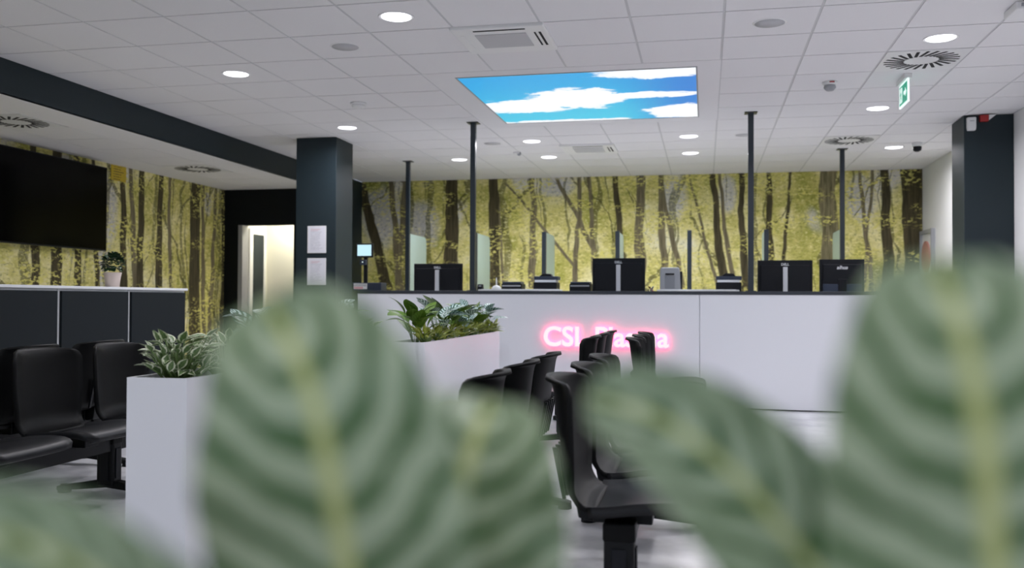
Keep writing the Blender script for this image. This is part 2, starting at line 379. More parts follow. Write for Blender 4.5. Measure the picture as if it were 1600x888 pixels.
gt = gn.new('ShaderNodeBsdfTransparent'); gt.inputs[0].default_value = (.94, .97, .97, 1); gg_ = gn.new('ShaderNodeBsdfGlossy'); gg_.inputs['Roughness'].default_value = .03
gm.node_tree.links.new(gt.outputs[0], gx.inputs[1]); gm.node_tree.links.new(gg_.outputs[0], gx.inputs[2]); gm.node_tree.links.new(gx.outputs[0], go.inputs[0])
for k in range(4): x = -3.7+k*1.85; MB().box(x+.03, x+1.82, -.004, .004, .56, 2.44).build('pane', gm, wn)
# fascia between the high ceiling and the low one
struct(MB().box(-5.37, -5.31, YF, 12.1, ZL, ZC+.02).build('trim_2', M['dark']), 'dark fascia between the high and the low ceiling', 'fascia')
# columns
struct(MB().box(-4.6, -4.11, 9.78, 10.28, 0, ZC-.004).build('wall_pillar', M['dark'], bevel=.004), 'anthracite square pillar with two notices pinned to it', 'pillar')
struct(MB().box(2.515, XR-.002, 9.80, 10.26, 0, ZC-.004).build('wall_pillar', M['dark'], bevel=.004), 'anthracite pillar against the white side wall', 'pillar')

# ceilings with their tiles
GX, GY = -4.68, 5.988
ceil = struct(MB().box(-5.33, XR, YF, YB, ZC+.012, ZC+.1).build('ceiling', M['plaster']), 'white suspended ceiling of square tiles', 'ceiling')
SKY = (-2.28, .12, 7.188, 9.588)
cells = []; skip = {(5, 0), (5, 8), (10, 2), (10, 8)}
xs = [(-5.305, -4.68+0)] if False else []
col_edges = [-5.31, -5.28] + [GX+.6*i for i in range(0, 13)] + [XR]
col_edges = [-5.31] + [GX+.6*i for i in range(0, 13)] + [XR]
bars = MB(); tw = .012
for i in range(13): bars.box(GX+.6*i-tw, GX+.6*i+tw, YF, YB, ZC+.004, ZC+.012)
for j in range(-14, 13): bars.box(-5.31, XR, GY+.6*j-tw, GY+.6*j+tw, ZC+.0045, ZC+.012)
g = bars.build('ceiling_grid', M['grid'], ceil)
tm = {}
rest = MB()
for j in range(-15, 13):
    y0 = GY+.6*j; y1 = min(y0+.6, YB)
    y0 = max(y0, YF)
    if y1-y0 < .08: continue
    for i in range(len(col_edges)-1):
        x0, x1 = col_edges[i], col_edges[i+1]
        if (i-1, j) in skip: continue
        if x0 > SKY[0]-.05 and x1 < SKY[1]+.05 and y0 > SKY[2]-.05 and y1 < SKY[3]+.05: continue
        e = .009
        if j < -5: rest.box(x0+e, x1-e, y0+e, y1-e, ZC, ZC+.012); continue
        key = (round(x1-x0, 3), round(y1-y0, 3))
        if key not in tm:
            hx, hy = key[0]/2-e, key[1]/2-e
            tm[key] = MB().box(-hx, hx, -hy, hy, 0, .012).mesh('ceiling_tile', M['tile'])
        link('ceiling_tile', tm[key], ceil, ((x0+x1)/2, (y0+y1)/2, ZC))
tag(rest.build('ceiling_tile_rest', M['tile'], ceil), kind='stuff')
# plain board around the light panel
b = MB(); a0, a1, b0, b1 = SKY; p0, p1, q0, q1 = -2.04, -.06, 7.35, 9.37
b.box(a0, p0, b0, b1, ZC-.001, ZC+.012); b.box(p1, a1, b0, b1, ZC-.001, ZC+.012); b.box(p0, p1, b0, q0, ZC-.001, ZC+.012); b.box(p0, p1, q1, b1, ZC-.001, ZC+.012)
b.build('ceiling_board', M['tile'], ceil)
low = struct(MB().box(XL, -5.37, YF, 12.1, ZL+.012, ZL+.08).build('ceiling', M['plaster']), 'lower white ceiling over the cabinet side', 'ceiling')
b = MB(); b.box(-5.71, -5.31, YF, 12.1, ZL-.001, ZL+.012); b.box(XL, -6.33, YF, 12.1, ZL-.001, ZL+.012); b.build('ceiling_board', M['tile'], low)
for k in range(-8, 10):
    y0 = 6.77+.6*k; y1 = min(y0+.6, 12.1)
    if k in (0, 5): continue
    key = ('l', round(y1-y0, 3))
    if key not in tm: tm[key] = MB().box(-.30, .30, -(y1-y0)/2+.009, (y1-y0)/2-.009, 0, .012).mesh('ceiling_tile', M['tile'])
    link('ceiling_tile', tm[key], low, (-6.02, (y0+y1)/2, ZL))
bb = MB()
for k in range(-8, 11): bb.box(-6.33, -5.71, 6.77+.6*k-.01, 6.77+.6*k+.01, ZL+.004, ZL+.012)
bb.build('ceiling_grid', M['grid'], low)

# ------------------------------------------------------------------ ceiling fittings
rim_me = MB().lathe([(.098, 0), (.112, -.001), (.116, -.006), (.118, 0)], n=36, caps=False).mesh('rim', M['white_plastic'])
dif_me = MB().lathe([(.098, -.002), (.094, -.004)], n=36).mesh('diffuser', M['led'])
ld = bpy.data.lights.new('downlight_lamp', 'AREA'); ld.shape = 'DISK'; ld.size = .19; ld.energy = DOWNLIGHT_W; ld.color = (.96, .94, 1.0); ld.spread = math.radians(165)
ldf = ld.copy(); ldf.energy = DOWNLIGHT_W*.33     # dimmed front half of the room
def downlight(x, y, z, label, group=None, lamp=None):
    t = thing('downlight', (x, y, z), label, 'ceiling light', group)
    link('rim', rim_me, t); link('diffuser', dif_me, t)
    link('lamp', lamp or ld, t, (0, 0, -.012))
for x, y, lb in [(-1.98, 5.69, 'round lit downlight beside the air cassette, before the sky panel'), (-3.78, 6.89, 'round lit downlight nearest the dark fascia'),
        (-3.78, 9.29, 'round lit downlight just in front of the anthracite pillar'), (-1.98, 10.49, 'round lit downlight behind the far corner of the sky panel'),
        (-3.18, 11.69, 'round lit downlight between the two poles over the counter kiosk'), (-1.98, 11.69, 'round lit downlight beside the small far air cassette'),
        (-.18, 10.49, 'round lit downlight behind the sky panel, right of the far air cassette'), (-.18, 11.69, 'round lit downlight near the middle of the mural wall'),
        (1.62, 9.29, 'round lit downlight behind the green exit sign'), (1.62, 6.89, 'round lit downlight beside the large swirl vent'),
        (2.22, 11.69, 'round lit downlight beside the dome camera'), (.42, 5.69, 'round lit downlight beside the flush speaker, before the sky panel')]:
    downlight(x, y, ZC, lb)
for x in (-3.78, -1.98, .42, 1.62):
    for y in (3.29, .89, -1.51): downlight(x, y, ZC, 'round lit downlight in the front part of the ceiling', 'front ceiling downlights', ldf)
lb = link('downlight', None, None, (-6.0, 12.55, 2.5)); tag(lb, 'round lit downlight in the lobby behind the doorway', 'ceiling light')
link('rim', rim_me, lb); link('diffuser', dif_me, lb); l2 = ld.copy(); l2.energy = 16; l2.color = (1, .95, .8); link('lamp', l2, lb, (0, 0, -.012))

sp = thing('sky_light_panel', (0, 0, 0), 'large backlit ceiling panel printed with blue sky and clouds', 'light panel')
MB().box(p0+.012, p1-.012, q0+.012, q1-.012, ZC-.003, ZC+.01).build('printed_screen', M['sky'], sp)
b = MB(); b.box(p0, p1, q0, q0+.012, ZC-.006, ZC+.01); b.box(p0, p1, q1-.012, q1, ZC-.006, ZC+.01); b.box(p0, p0+.012, q0+.012, q1-.012, ZC-.006, ZC+.01); b.box(p1-.012, p1, q0+.012, q1-.012, ZC-.006, ZC+.01)
b.build('frame', M['grey_plastic'], sp)

def swirl(x, y, z, label):
    t = thing('swirl_vent', (x, y, z), label, 'air vent')
    MB().box(-.294, .294, -.294, .294, -.004, .01).build('face_plate', M['white_plastic'], t)
    for k in range(24):
        a = 2*math.pi*k/24; c_, s_ = math.cos(a), math.sin(a); tw_ = .45
        ca, sa = math.cos(a+tw_), math.sin(a+tw_)
        px, py = .125*c_, .125*s_; qx, qy = px+.15*ca, py+.15*sa
        nx, ny = -sa*.012, ca*.012
        MB().prism([(px-nx, py-ny), (px+nx, py+ny), (qx+nx, qy+ny), (qx-nx, qy-ny)], -.0055, -.003, 'z').build('slot', M['slot'], t)
swirl(1.62, 7.488, ZC, 'square swirl air vent in the ceiling beside the exit sign')
swirl(1.62, 11.088, ZC, 'square swirl air vent in the ceiling above a corner pole')
swirl(-6.02, 7.07, ZL, 'square swirl air vent in the low ceiling above the television')
swirl(-6.02, 10.07, ZL, 'square swirl air vent in the low ceiling by the doorway')

def cassette(x, y, label):
    t = thing('air_cassette', (x, y, ZC), label, 'air conditioner')
    MB().box(-.325, .325, -.31, .31, -.022, .01).build('fascia', M['white_plastic'], t, .008)
    MB().box(-.18, .18, -.17, .15, -.027, -.021).build('return_grille', M['grille'], t)
    for sx0, sx1, sy0, sy1 in [(-.17, .19, -.265, -.245), (.235, .247, -.17, .15), (.268, .284, -.17, .15), (-.28, -.255, -.17, .15)]:
        MB().box(sx0, sx1, sy0, sy1, -.0245, -.021).build('louvre_slot', M['slot'] if sx0 != -.28 else M['white_plastic'], t)
cassette(-1.38, 6.29, 'white square air cassette in the ceiling before the sky panel')
cassette(-1.38, 11.09, 'white square air cassette in the ceiling near the mural')

def speaker(x, y, label):
    t = thing('ceiling_speaker', (x, y, ZC), label, 'speaker')
    MB().lathe([(.098, -.004), (.108, -.004), (.112, 0)], n=32, caps=False).build('rim', M['white_plastic'], t)
    MB().lathe([(.0, -.006), (.098, -.005), (.098, 0)], n=32, caps=False).build('grille', M['speaker'], t)
speaker(-2.58, 6.29, 'round grey flush speaker between two downlights before the sky panel')
speaker(.42, 6.29, 'round grey flush speaker next to the downlight before the sky panel')
speaker(-2.46, 10.53, 'round grey flush speaker beside a counter pole')
speaker(.43, 10.5, 'round grey flush speaker behind the counter pole')
t = thing('smoke_detector', (-3.2, 8.13, ZC), 'white round smoke detector on the ceiling between pillar and downlight', 'smoke detector')
MB().lathe([(.075, 0), (.075, -.018), (.062, -.022)], n=28).build('base', M['white_plastic'], t)
MB().lathe([(.06, -.02), (.058, -.04), (.035, -.05)], n=28).build('sensor_head', M['white_plastic'], t)
t = thing('smoke_detector', (1.03, 8.09, ZC), 'white ceiling detector with a dark ring and red lamp, beside exit sign', 'smoke detector')
MB().lathe([(.06, 0), (.06, -.02), (.045, -.03)], n=28).build('base', M['white_plastic'], t)
MB().lathe([(.045, -.028), (.05, -.05), (.03, -.075)], n=28).build('sensor_head', M['grey_plastic'], t)
MB().box(-.01, .03, -.062, -.055, -.018, -.008).build('indicator', M['red'], t)
t = thing('motion_sensor', (-2.3, 11.23, ZC), 'small white ceiling sensor with a dark eye behind the counter pole', 'sensor')
MB().box(-.05, .03, -.03, .03, -.02, 0).build('base', M['white_plastic'], t, .004)
MB().lathe([(.022, 0), (.025, -.03), (.012, -.045)], cx=.02, n=20).build('eye', M['grey_plastic'], t)
t = thing('dome_camera', (2.42, 11.4, ZC), 'white dome camera with black lens on the ceiling by the side wall', 'camera')
MB().lathe([(.06, 0), (.06, -.03), (.05, -.045)], n=28).build('base', M['white_plastic'], t)
MB().lathe([(.045, -.04), (.05, -.06), (.045, -.09), (.02, -.105)], n=28).build('eyeball', M['black_plastic'], t)
t = thing('ceiling_sensor_box', (1.93, 6.24, ZC), 'white box on the ceiling by the large downlight', 'sensor')
MB().box(-.06, .06, -.12, .12, -.05, 0).build('housing', M['white_plastic'], t, .008)
MB().box(-.03, .03, -.13, -.12, -.035, -.015).build('lens', M['grey_plastic'], t)
t = thing('alarm_detector', (2.575, 9.795, 2.8), 'white alarm detector at the top of the wall pillar', 'detector')
MB().prism([(-.035, -.06), (.035, -.06), (.04, -.03), (.04, .07), (-.04, .07), (-.04, -.03)], -.05, 0, 'y').build('housing', M['white_plastic'], t, .006)
MB().box(-.02, .02, -.054, -.05, .03, .036).build('vent_slot', M['grey_plastic'], t)
t = thing('alarm_sounder', (2.7, 9.795, 2.855), 'small red alarm sounder under the ceiling on the wall pillar', 'alarm')
MB().box(-.05, .03, -.05, 0, -.03, .035).build('sounder', M['red'], t, .005)
MB().prism([(.03, -.02), (.10, .035), (.03, .035)], -.05, 0, 'y').build('bracket', M['white_plastic'], t)
# exit sign
M['exit_green'] = mat('exit_green', (.01, .25, .14), .4, emit=(.01, .27, .17), es=.8)
M['exit_white'] = mat('exit_white', (.8, .8, .8), .4, emit=(.75, .95, .9), es=.9)
t = thing('exit_sign', (1.61, 8.05, 2.83), 'green lit exit sign with running figure hanging from the ceiling', 'exit sign')
MB().box(-.03, .03, -.16, .16, .03, .07).build('mount', M['white_plastic'], t, .004)
MB().box(-.006, .006, -.17, .17, -.16, .03).build('glow_plate', M['exit_white'], t)
for sx in (-1, 1):
    x0, x1 = (sx*.006, sx*.009)
    MB().box(min(x0, x1), max(x0, x1), -.145, .145, -.145, .012).build('green_field', M['exit_green'], t)
    b = MB(); xa, xb = min(sx*.009, sx*.011), max(sx*.009, sx*.011)
    b.box(xa, xb, .035, .125, -.125, -.005)                                     # doorway
    b.prism([(-.125, -.066), (-.085, -.03), (-.085, -.052), (-.03, -.052), (-.03, -.08), (-.085, -.08), (-.085, -.102)], xa, xb, 'x')  # arrow
    b.build('pictogram', M['exit_white'], t)
    b = MB(); xa, xb = min(sx*.011, sx*.012), max(sx*.011, sx*.012)
    b.prism([(.075+.011*math.cos(q*.7854), -.022+.011*math.sin(q*.7854)) for q in range(8)], xa, xb, 'x')
    b.prism([(.09, -.038), (.065, -.038), (.05, -.062), (.058, -.066), (.07, -.05), (.066, -.078), (.045, -.10), (.052, -.107), (.08, -.084), (.095, -.115), (.104, -.11), (.09, -.072), (.092, -.055), (.105, -.066), (.11, -.06)], xa, xb, 'x')
    b.build('running_figure', M['exit_green'], t)

# ------------------------------------------------------------------ reception counter
CY0, CY1, CH = 9.08, 9.45, 1.14
CX0, CX1 = -3.57, 1.95
ct = thing('reception_counter', ((CX0+CX1)/2, (CY0+CY1)/2, 0), 'long white reception counter with dark top and lit lettering', 'counter')
ox, oy = (CX0+CX1)/2, (CY0+CY1)/2
MB().box(CX0-ox+.01, CX1-ox-.01, CY0-oy+.04, CY1-oy, .0, CH-.035).build('carcass', M['counter'], ct)
MB().box(CX0-ox, CX1-ox, CY0-oy-.0, CY1-oy+.02, CH-.032, CH).build('worktop', M['dark_top'], ct, .003)
for a, c_ in ((CX0, -.0525), (-.0475, CX1)): MB().box(a-ox, c_-ox, CY0-oy+.012, CY0-oy+.039, .012, CH-.034).build('front_panel', M['counter'], ct)
MB().box(CX0-ox+.02, CX1-ox-.02, CY0-oy+.02, CY0-oy+.045, 0, .014).build('plinth', M['slot'], ct)
# staff desk behind it
t = thing('staff_desk', (-.8, 9.85, 0), 'white staff desk hidden behind the reception counter', 'desk')
MB().box(-2.9, 2.6, -.38, .42, .86, .9).build('desktop', M['counter'], t)
for x in (-2.8, -1, .8, 2.5): MB().box(x-.02, x+.02, -.3, .38, 0, .86).build('leg_panel', M['counter'], t)

# lettering
def glyphs(body, size, bold=0.0, extr=.01, shear=0.0):
    def ev(s_):
        c = bpy.data.curves.new('t', 'FONT'); c.body = s_; c.size = size; c.extrude = extr; c.offset = bold; c.resolution_u = 5; c.shear = shear
        o = bpy.data.objects.new('t', c); COL.objects.link(o)
        dg = bpy.context.evaluated_depsgraph_get(); dg.update()
        me = bpy.data.meshes.new_from_object(o.evaluated_get(dg)); bpy.data.objects.remove(o); return me
    out = []
    for i, ch in enumerate(body):
        if ch == ' ': continue
        me = ev(ch); xm = max(v.co.x for v in me.vertices); full = ev(body[:i+1]); fx = max(v.co.x for v in full.vertices)
        out.append((ch, me, fx-xm))
    return out
sg = thing('lit_sign', (-.96, CY0+.012, .69), 'white lit letters reading CSL Plasma with pink halo on the counter', 'sign')
gl = glyphs('CSL Plasma', .27, .0062, .008)
allx = max(o+max(v.co.x for v in me.vertices) for _, me, o in gl); minx = min(o+min(v.co.x for v in me.vertices) for _, me, o in gl)
sc = 1.235/(allx-minx)
for ch, me, off in gl:
    for v in me.vertices:
        x, y, z = v.co; v.co = ((x+off-minx)*sc-.6175, -.052-z, y-.095)
    me.materials.clear(); me.materials.append(M['letter_face']); me.materials.append(M['pink_emit'])
    bm = bmesh.new(); bm.from_mesh(me); bmesh.ops.remove_doubles(bm, verts=bm.verts, dist=.00005); bmesh.ops.recalc_face_normals(bm, faces=bm.faces)
    for f in bm.faces: f.material_index = 1 if min(v.co.y for v in f.verts) > -.0525 else 0
    bm.to_mesh(me); bm.free()
    lt = link('letter_'+ch.lower(), me, sg)
    best = max((f for f in me.polygons if f.material_index == 1), key=lambda f: f.area).center
    MB().box(best.x-.003, best.x+.003, -.044, .002, best.z-.003, best.z+.003).build('standoff_pin', M['steel'], lt)

# poles and desk dividers
def pole(x, y, h, label, cat='pole', glass=None, z0=CH, group=None):
    t = thing('pole' if glass is None else 'desk_divider', (x, y, z0), label, cat, group)
    MB().box(-.027, .027, -.027, .027, 0, h-z0).build('post', M['pole'], t, .003)
    if h > 2.8:
        MB().box(-.06, .06, -.06, .06, h-z0-.008, h-z0-.001).build('ceiling_plate', M['pole'], t)
        MB().box(-.05, .05, -.05, .05, 0, .008).build('base_plate', M['pole'], t)
    else: MB().box(-.05, .05, -.05, .05, 0, .008).build('base_plate', M['pole'], t)
    if glass:
        hz = 1.93-z0; r = .09
        pts = [(.03, .12), (glass, .12)]+[(glass-r+r*math.cos(a*math.pi/12), hz-r+r*math.sin(a*math.pi/12)) for a in range(7)]+[(.03, hz)]
        MB().prism(pts, -.005, .005, 'x').build('glass_panel', M['glass'], t)
        for z in (.3, hz-.25): MB().box(-.014, .014, .025, .06, z, z+.05).build('clamp', M['steel_black'], t)
pole(-2.37, 9.27, ZC-.001, 'slim dark pole from counter to ceiling beside a computer monitor')
pole(.44, 9.27, ZC-.001, 'slim dark pole from counter to ceiling beside the twin monitors')
t = thing('rear_desk', (-1.1, 12.15, 0), 'long white work desk along the mural carrying glass dividers', 'desk')
MB().box(-3.0, 2.95, -.5, .45, .72, .75).build('desktop', M['counter'], t)
for x in (-2.9, -1, 1, 2.85): MB().box(x-.02, x+.02, -.42, .4, 0, .72).build('leg_panel', M['counter'], t)
dl = ['glass divider on a tall dark pole beside the check-in screen', 'glass divider behind the counter pole next to the thick dark tree trunk', 'glass divider above the paper trays on the counter', 'glass divider behind the middle monitor', 'glass divider on a short post beside the grey scanner', 'glass divider on a short post behind the counter pole', 'glass divider on a tall dark pole behind the monitor with white lettering']
for k, x in enumerate((-3.89, -2.96, -2.04, -1.09, -.19, .74, 1.63)):
    pole(x, 11.7, ZC-.001 if k in (0, 6) else 1.93, dl[k], 'divider', .82, .75)

# monitors seen from behind
def monitor(x, y, wd, z0, z1, label, logo, rz=0, stand=True):
    t = thing('monitor', (x, y, .9), label, 'monitor', None, rz)
    h = wd/2; a, c_ = z0-.9, z1-.9
    b = MB(); b.prism([(-h, a), (h, a), (h, c_), (-h, c_)], 0, .02, 'y'); b.build('bezel', M['black_plastic'], t, .004)
    MB().box(-h+.01, h-.01, .0205, .022, a+.02, c_-.01).build('screen', M['tv'], t)
    b = MB(); b.prism([(-h+.03, a+.03), (h-.03, a+.03), (h-.03, c_-.05), (-h+.03, c_-.05)], -.022, .0, 'y'); b.build('back_shell', M['black_plastic'], t, .006)
    if stand:
        MB().box(-.022, .022, -.05, -.0225, .012, c_-.07).build('stand_neck', M['silver'], t, .004)
    else:
        MB().box(-.04, .04, -.05, -.0225, .012, c_-.2).build('stand_neck', M['black_plastic'], t, .004)
        MB().box(-h+.03, h-.03, -.04, -.023, a+.06, a+.14).build('rear_cover', M['navy_plastic'], t, .003)
    MB().box(-.12, .12, -.14, .1, 0, .012).build('stand_foot', M['steel'] if stand else M['black_plastic'], t, .003)
    ms = []
    gg = glyphs(logo, .035 if stand else .05, .0006, .0006, 0 if stand else .25)
    wx = max(o+max(v.co.x for v in me.vertices) for _, me, o in gg); b = MB()
    for ch, me, off in gg:
        b.add([(v.co.x+off-wx/2, -.0235-v.co.z, v.co.y+c_-(.055 if stand else .1)-.0) for v in me.vertices], [tuple(p.vertices) for p in me.polygons])
    b.build('logo', M['logo'], t)
monitor(-2.85, 9.62, .55, 1.10, 1.44, 'black monitor seen from behind beside the check-in screen', 'DELL')
monitor(-.885, 9.62, .55, 1.12, 1.49, 'black monitor seen from behind above the lit letters', 'DELL')
monitor(.79, 9.62, .535, 1.10, 1.46, 'black monitor seen from behind beside the right counter pole', 'DELL')
monitor(1.345, 9.68, .43, 1.08, 1.47, 'smaller black monitor with white italic lettering on its back', 'alhua', stand=False)

# check-in screen
t = thing('check_in_terminal', (-3.56, 9.28, CH), 'small lit touch screen on a post with keypad base', 'terminal')
MB().box(-.12, .2, -.06, .12, 0, .085).build('base', M['navy_plastic'], t, .006)
kp = MB().box(-.105, .045, -.064, -.06, .015, .075).build('label_plate', M['white_plastic'], t)
M['pinkprint'] = mat('pink_print', (.75, .38, .42), .5)
MB().box(-.1, 0, -.066, -.064, .018, .04).build('pink_strip', M['pinkprint'], kp)
for k in range(3): MB().box(-.1, .04, -.066, -.064, .046+.009*k, .051+.009*k).build('printed_line', M['grey_plastic'], kp)
MB().box(-.02, .02, 0, .03, .085, .36).build('post', M['black_plastic'], t, .003)
MB().box(-.05, .02, -.04, 0, .275, .33).build('scanner_head', M['navy_plastic'], t, .006)
MB().box(-.02, -.01, -.043, -.04, .3, .31).build('scanner_lamp', M['exit_white'], t)
MB().box(-.095, .095, -.03, 0, .355, .505).build('screen_housing', M['black_plastic'], t, .005)
MB().box(-.078, .078, -.033, -.03, .372, .49).build('screen', M['screen'], t)
# small things on the counter
def tray(x, wd, label):
    t = thing('paper_tray', (x, 9.34, CH), label, 'tray')
    MB().box(-wd/2, wd/2, -.08, .1, 0, .016).build('board', M['white_plastic'], t, .003)
    MB().box(-wd/2+.03, wd/2-.03, -.06, .08, .016, .02).build('paper', M['logo'], t)
tray(-1.88, .86, 'long white writing board on the counter between the poles')
tray(-.07, .80, 'long white writing board on the counter below the grey scanner')
t = thing('desk_bell', (-2.13, 9.33, CH+.02), 'small white dome bell with a pointed stem on the counter', 'bell')
MB().lathe([(.05, 0), (.048, .012), (.035, .03), (.012, .04)], n=24).build('dome', M['white_plastic'], t)
MB().lathe([(.008, .04), (.007, .09), (.003, .12)], n=12).build('stem', M['white_plastic'], t)
t = thing('card_reader', (-2.30, 9.33, CH), 'small black card reader beside a counter pole', 'card reader')
MB().prism([(-.03, 0), (.03, 0), (.025, .07), (-.025, .07)], -.03, .03, 'y').build('body', M['black_plastic'], t, .004)
MB().box(-.015, .015, -.033, -.03, .045, .06).build('label_patch', M['grey_plastic'], t)
def blackbox(name, x, wd, h, label):
    t = thing(name, (x, 9.62, .9), label, 'printer')
    MB().box(-wd/2, wd/2, -.1, .12, 0, .24+h-.02).build('body', M['black_plastic'], t, .006)
    MB().box(-wd/2+.01, wd/2-.01, -.104, -.1, .24+h-.05, .24+h-.035).build('paper_slot', M['grey_plastic'], t)
    MB().box(-wd/2+.01, wd/2-.01, -.1, .1, .24+h-.02, .24+h).build('lid', M['navy_plastic'], t, .004)
blackbox('label_printer', -2.01, .22, .10, 'low black label printer beside the white bell')
blackbox('label_printer', -1.28, .22, .10, 'low black label printer beside the middle monitor')
def stack(x, label):
    t = thing('printer_stack', (x, 9.62, .9), label, 'printer')
    MB().box(-.125, .125, -.1, .13, 0, .335).build('body', M['black_plastic'], t, .006)
    MB().box(-.11, .11, -.09, .11, .335, .36).build('paper', M['logo'], t)
    MB().box(-.125, .13, -.06, .12, .36, .40).build('lid', M['navy_plastic'], t, .005)
    b = MB(); b.prism([(-.07, .40), (.07, .40), (.05, .425), (-.03, .43)], -.05, .05, 'y'); b.build('cover', M['black_plastic'], t, .004)
stack(-1.65, 'dark printer with papers under its lid, below the glass divider')
stack(.235, 'dark printer with papers under its lid beside the right pole')
t = thing('document_scanner', (-.355, 9.62, .9), 'light grey upright document scanner on the staff desk', 'scanner')
b = MB(); b.prism([(-.105, 0), (.105, 0), (.11, .3), (.10, .46), (.09, .49), (-.085, .49), (-.10, .46)], -.02, .09, 'y'); b.build('body', M['grey_plastic'], t, .01)
MB().box(-.05, .05, -.024, -.02, .27, .4).build('rear_recess', mat('scanner_recess', (.22, .23, .25), .5), t, .001)
MB().box(-.045, .045, -.028, -.02, .41, .43).build('handle_slot', M['slot'], t, .001)
MB().box(.105, .125, 0, .08, .1, .45).build('side_cover', M['black_plastic'], t, .003)
t = thing('cable_bundle', (-.545, 9.5, .9), 'tangle of dark red and black cables beside the middle monitor', 'cable')
random.seed(3)
for k, mm in enumerate((M['red'], M['black_plastic'], M['grey_plastic'])):
    pts = [(0.03*math.sin(q*1.3+k*2), .02*math.cos(q*1.7+k), .02+.27*q/8) for q in range(9)]+[(.03-.03*k, .03, .24), (.0, .06, .02)]
    MB().tube(pts, .006, 6).build('cable', mm, t)

# notices, television, wall items
for z, lb in ((1.728, 'upper white notice sheet pinned on the anthracite pillar'), (1.36, 'lower white notice sheet pinned on the anthracite pillar')):
    t = thing('notice_sheet', (-4.337, 9.778, z), lb, 'notice')
    MB().box(-.113, .113, -.006, 0, -.155, .155).build('holder', M['white_plastic'], t)
    MB().box(-.105, .105, -.0075, -.006, -.147, .147).build('printed_page', M['notice'], t)
t = thing('television', (XL+.021, 8.42, 2.06), 'large black flat television on the forest wall', 'television')
MB().box(.06, .115, -.83, .83, -.475, .475).build('housing', M['black_plastic'], t, .006)
MB().box(.115, .118, -.815, .815, -.46, .462).build('screen', M['tv'], t)
MB().box(0, .06, -.3, .3, -.2, .2).build('wall_bracket', M['steel_black'], t)
t = thing('yellow_notice', (XL, 9.64, 2.53), 'small yellow notice high on the forest wall', 'notice')
MB().box(0, .008, -.14, .14, -.095, .085).build('notice_plate', M['yellow_notice'], t)
t = thing('hose_cabinet', (XR, 13.3, 1.55), 'grey framed fire hose cabinet with red reel on white wall', 'fire cabinet')
b = MB(); b.box(-.05, 0, -.34, .34, .42, .47); b.box(-.05, 0, -.34, .34, -.75, -.70); b.box(-.05, 0, -.34, -.30, -.70, .42); b.box(-.05, 0, .30, .34, -.70, .42); b.build('frame', M['grey_plastic'], t)
MB().box(-.02, 0, -.30, .30, -.70, .42).build('back_panel', M['white_plastic'], t)
b = MB(); b.prism([(.05+.22*math.cos(q*math.pi/14), .1+.22*math.sin(q*math.pi/14)) for q in range(28)], -.04, -.02, 'x'); b.build('hose_reel', mat('faded_red', (.5, .22, .19), .5), t)
MB().box(-.046, -.02, -.30, .30, -.16, -.14).build('door_rail', M['grey_plastic'], t)

# dark cabinets in front of the forest wall
CHT = 1.135
names = ['dark cabinet nearest the pillar with narrow white edges', 'dark cabinet under the potted plant, second from the pillar', 'dark cabinet beside the black benches, third from the pillar', 'dark cabinet farthest from the pillar in the row']
for k in range(4):
    y1 = 7.21-.8*k; y0 = y1-.8
    t = thing('cabinet', (-4.62, (y0+y1)/2, 0), names[k], 'cabinet')
    MB().box(-.20, .195, -.395, .395, 0, CHT-.022).build('body', M['cabinet_white'], t)
    MB().box(.195, .216, -.378, .378, .06, CHT-.036).build('door', M['cabinet_panel'], t, .002)
MB_top = MB().box(-.22, .222, -1.61, 1.61, 0, .02)
tp = MB_top.build('worktop', M['cabinet_white'], None, .002); tp.location = (-4.62, 5.61, CHT-.02); tag(tp, 'continuous thin white top over the row of dark cabinets', 'worktop')

# ------------------------------------------------------------------ benches
def smooth(pts, n):
    pts = np.array(pts, float); d = np.r_[0, np.cumsum(np.linalg.norm(np.diff(pts, axis=0), axis=1))]; out = []
    for s_ in np.linspace(0, d[-1], n):
        i = min(np.searchsorted(d, s_, 'right')-1, len(pts)-2); tt = (s_-d[i])/(d[i+1]-d[i])
        p0 = pts[max(i-1, 0)]; p1 = pts[i]; p2 = pts[i+1]; p3 = pts[min(i+2, len(pts)-1)]
        out.append(.5*((2*p1)+(-p0+p2)*tt+(2*p0-5*p1+4*p2-p3)*tt**2+(-p0+3*p1-3*p2+p3)*tt**3))
    return np.array(out)
HW = .245
def back_mesh():
    prof = smooth([(-.265, .795), (-.238, .785), (-.222, .75), (-.207, .65), (-.190, .54), (-.177, .45), (-.164, .420), (-.13, .388), (-.07, .380)], 26)
    G = []
    for k, (x, z) in enumerate(prof):
        f = k/(len(prof)-1); hw = HW
        if k < 5: hw = HW-.05*(1-k/5)**2
        if f > .5: hw = HW-.03*((f-.5)/.5)
        row = []
        for q in np.linspace(-1, 1, 15):
            wrap = .085*abs(q)**2.3*(1-f)**.6
            row.append((x+wrap, q*hw, z-.012*abs(q)**3*(1 if k < 4 else .0)))
        G.append(row)
    return MB().shell(G, .016).mesh('backrest', M['chair'])
def seat_mesh():
    prof = smooth([(-.095, .386), (-.03, .390), (.05, .402), (.14, .408), (.22, .404), (.27, .386), (.28, .36)], 16)
    G = []
    for k, (x, z) in enumerate(prof):
        f = k/(len(prof)-1); hw = HW-.012*(1-f)-(.03*((f-.8)/.2)**2 if f > .8 else 0)
        G.append([(x, q*hw, z-.018*(1-q*q)*(1-f)+.004*abs(q)**4) for q in np.linspace(-1, 1, 11)])
    return MB().shell(G, .034).mesh('seat', M['seatpad'])
BACK, SEAT = back_mesh(), seat_mesh()
b = MB(); b.box(-.10, .10, -.05, .05, .30, .365); b.prism([(-.15, .31), (-.1, .30), (-.1, .35), (-.165, .39)], -.04, .04, 'y'); BRK = b.mesh('bracket', M['steel_black'], .004)
RIB = MB()
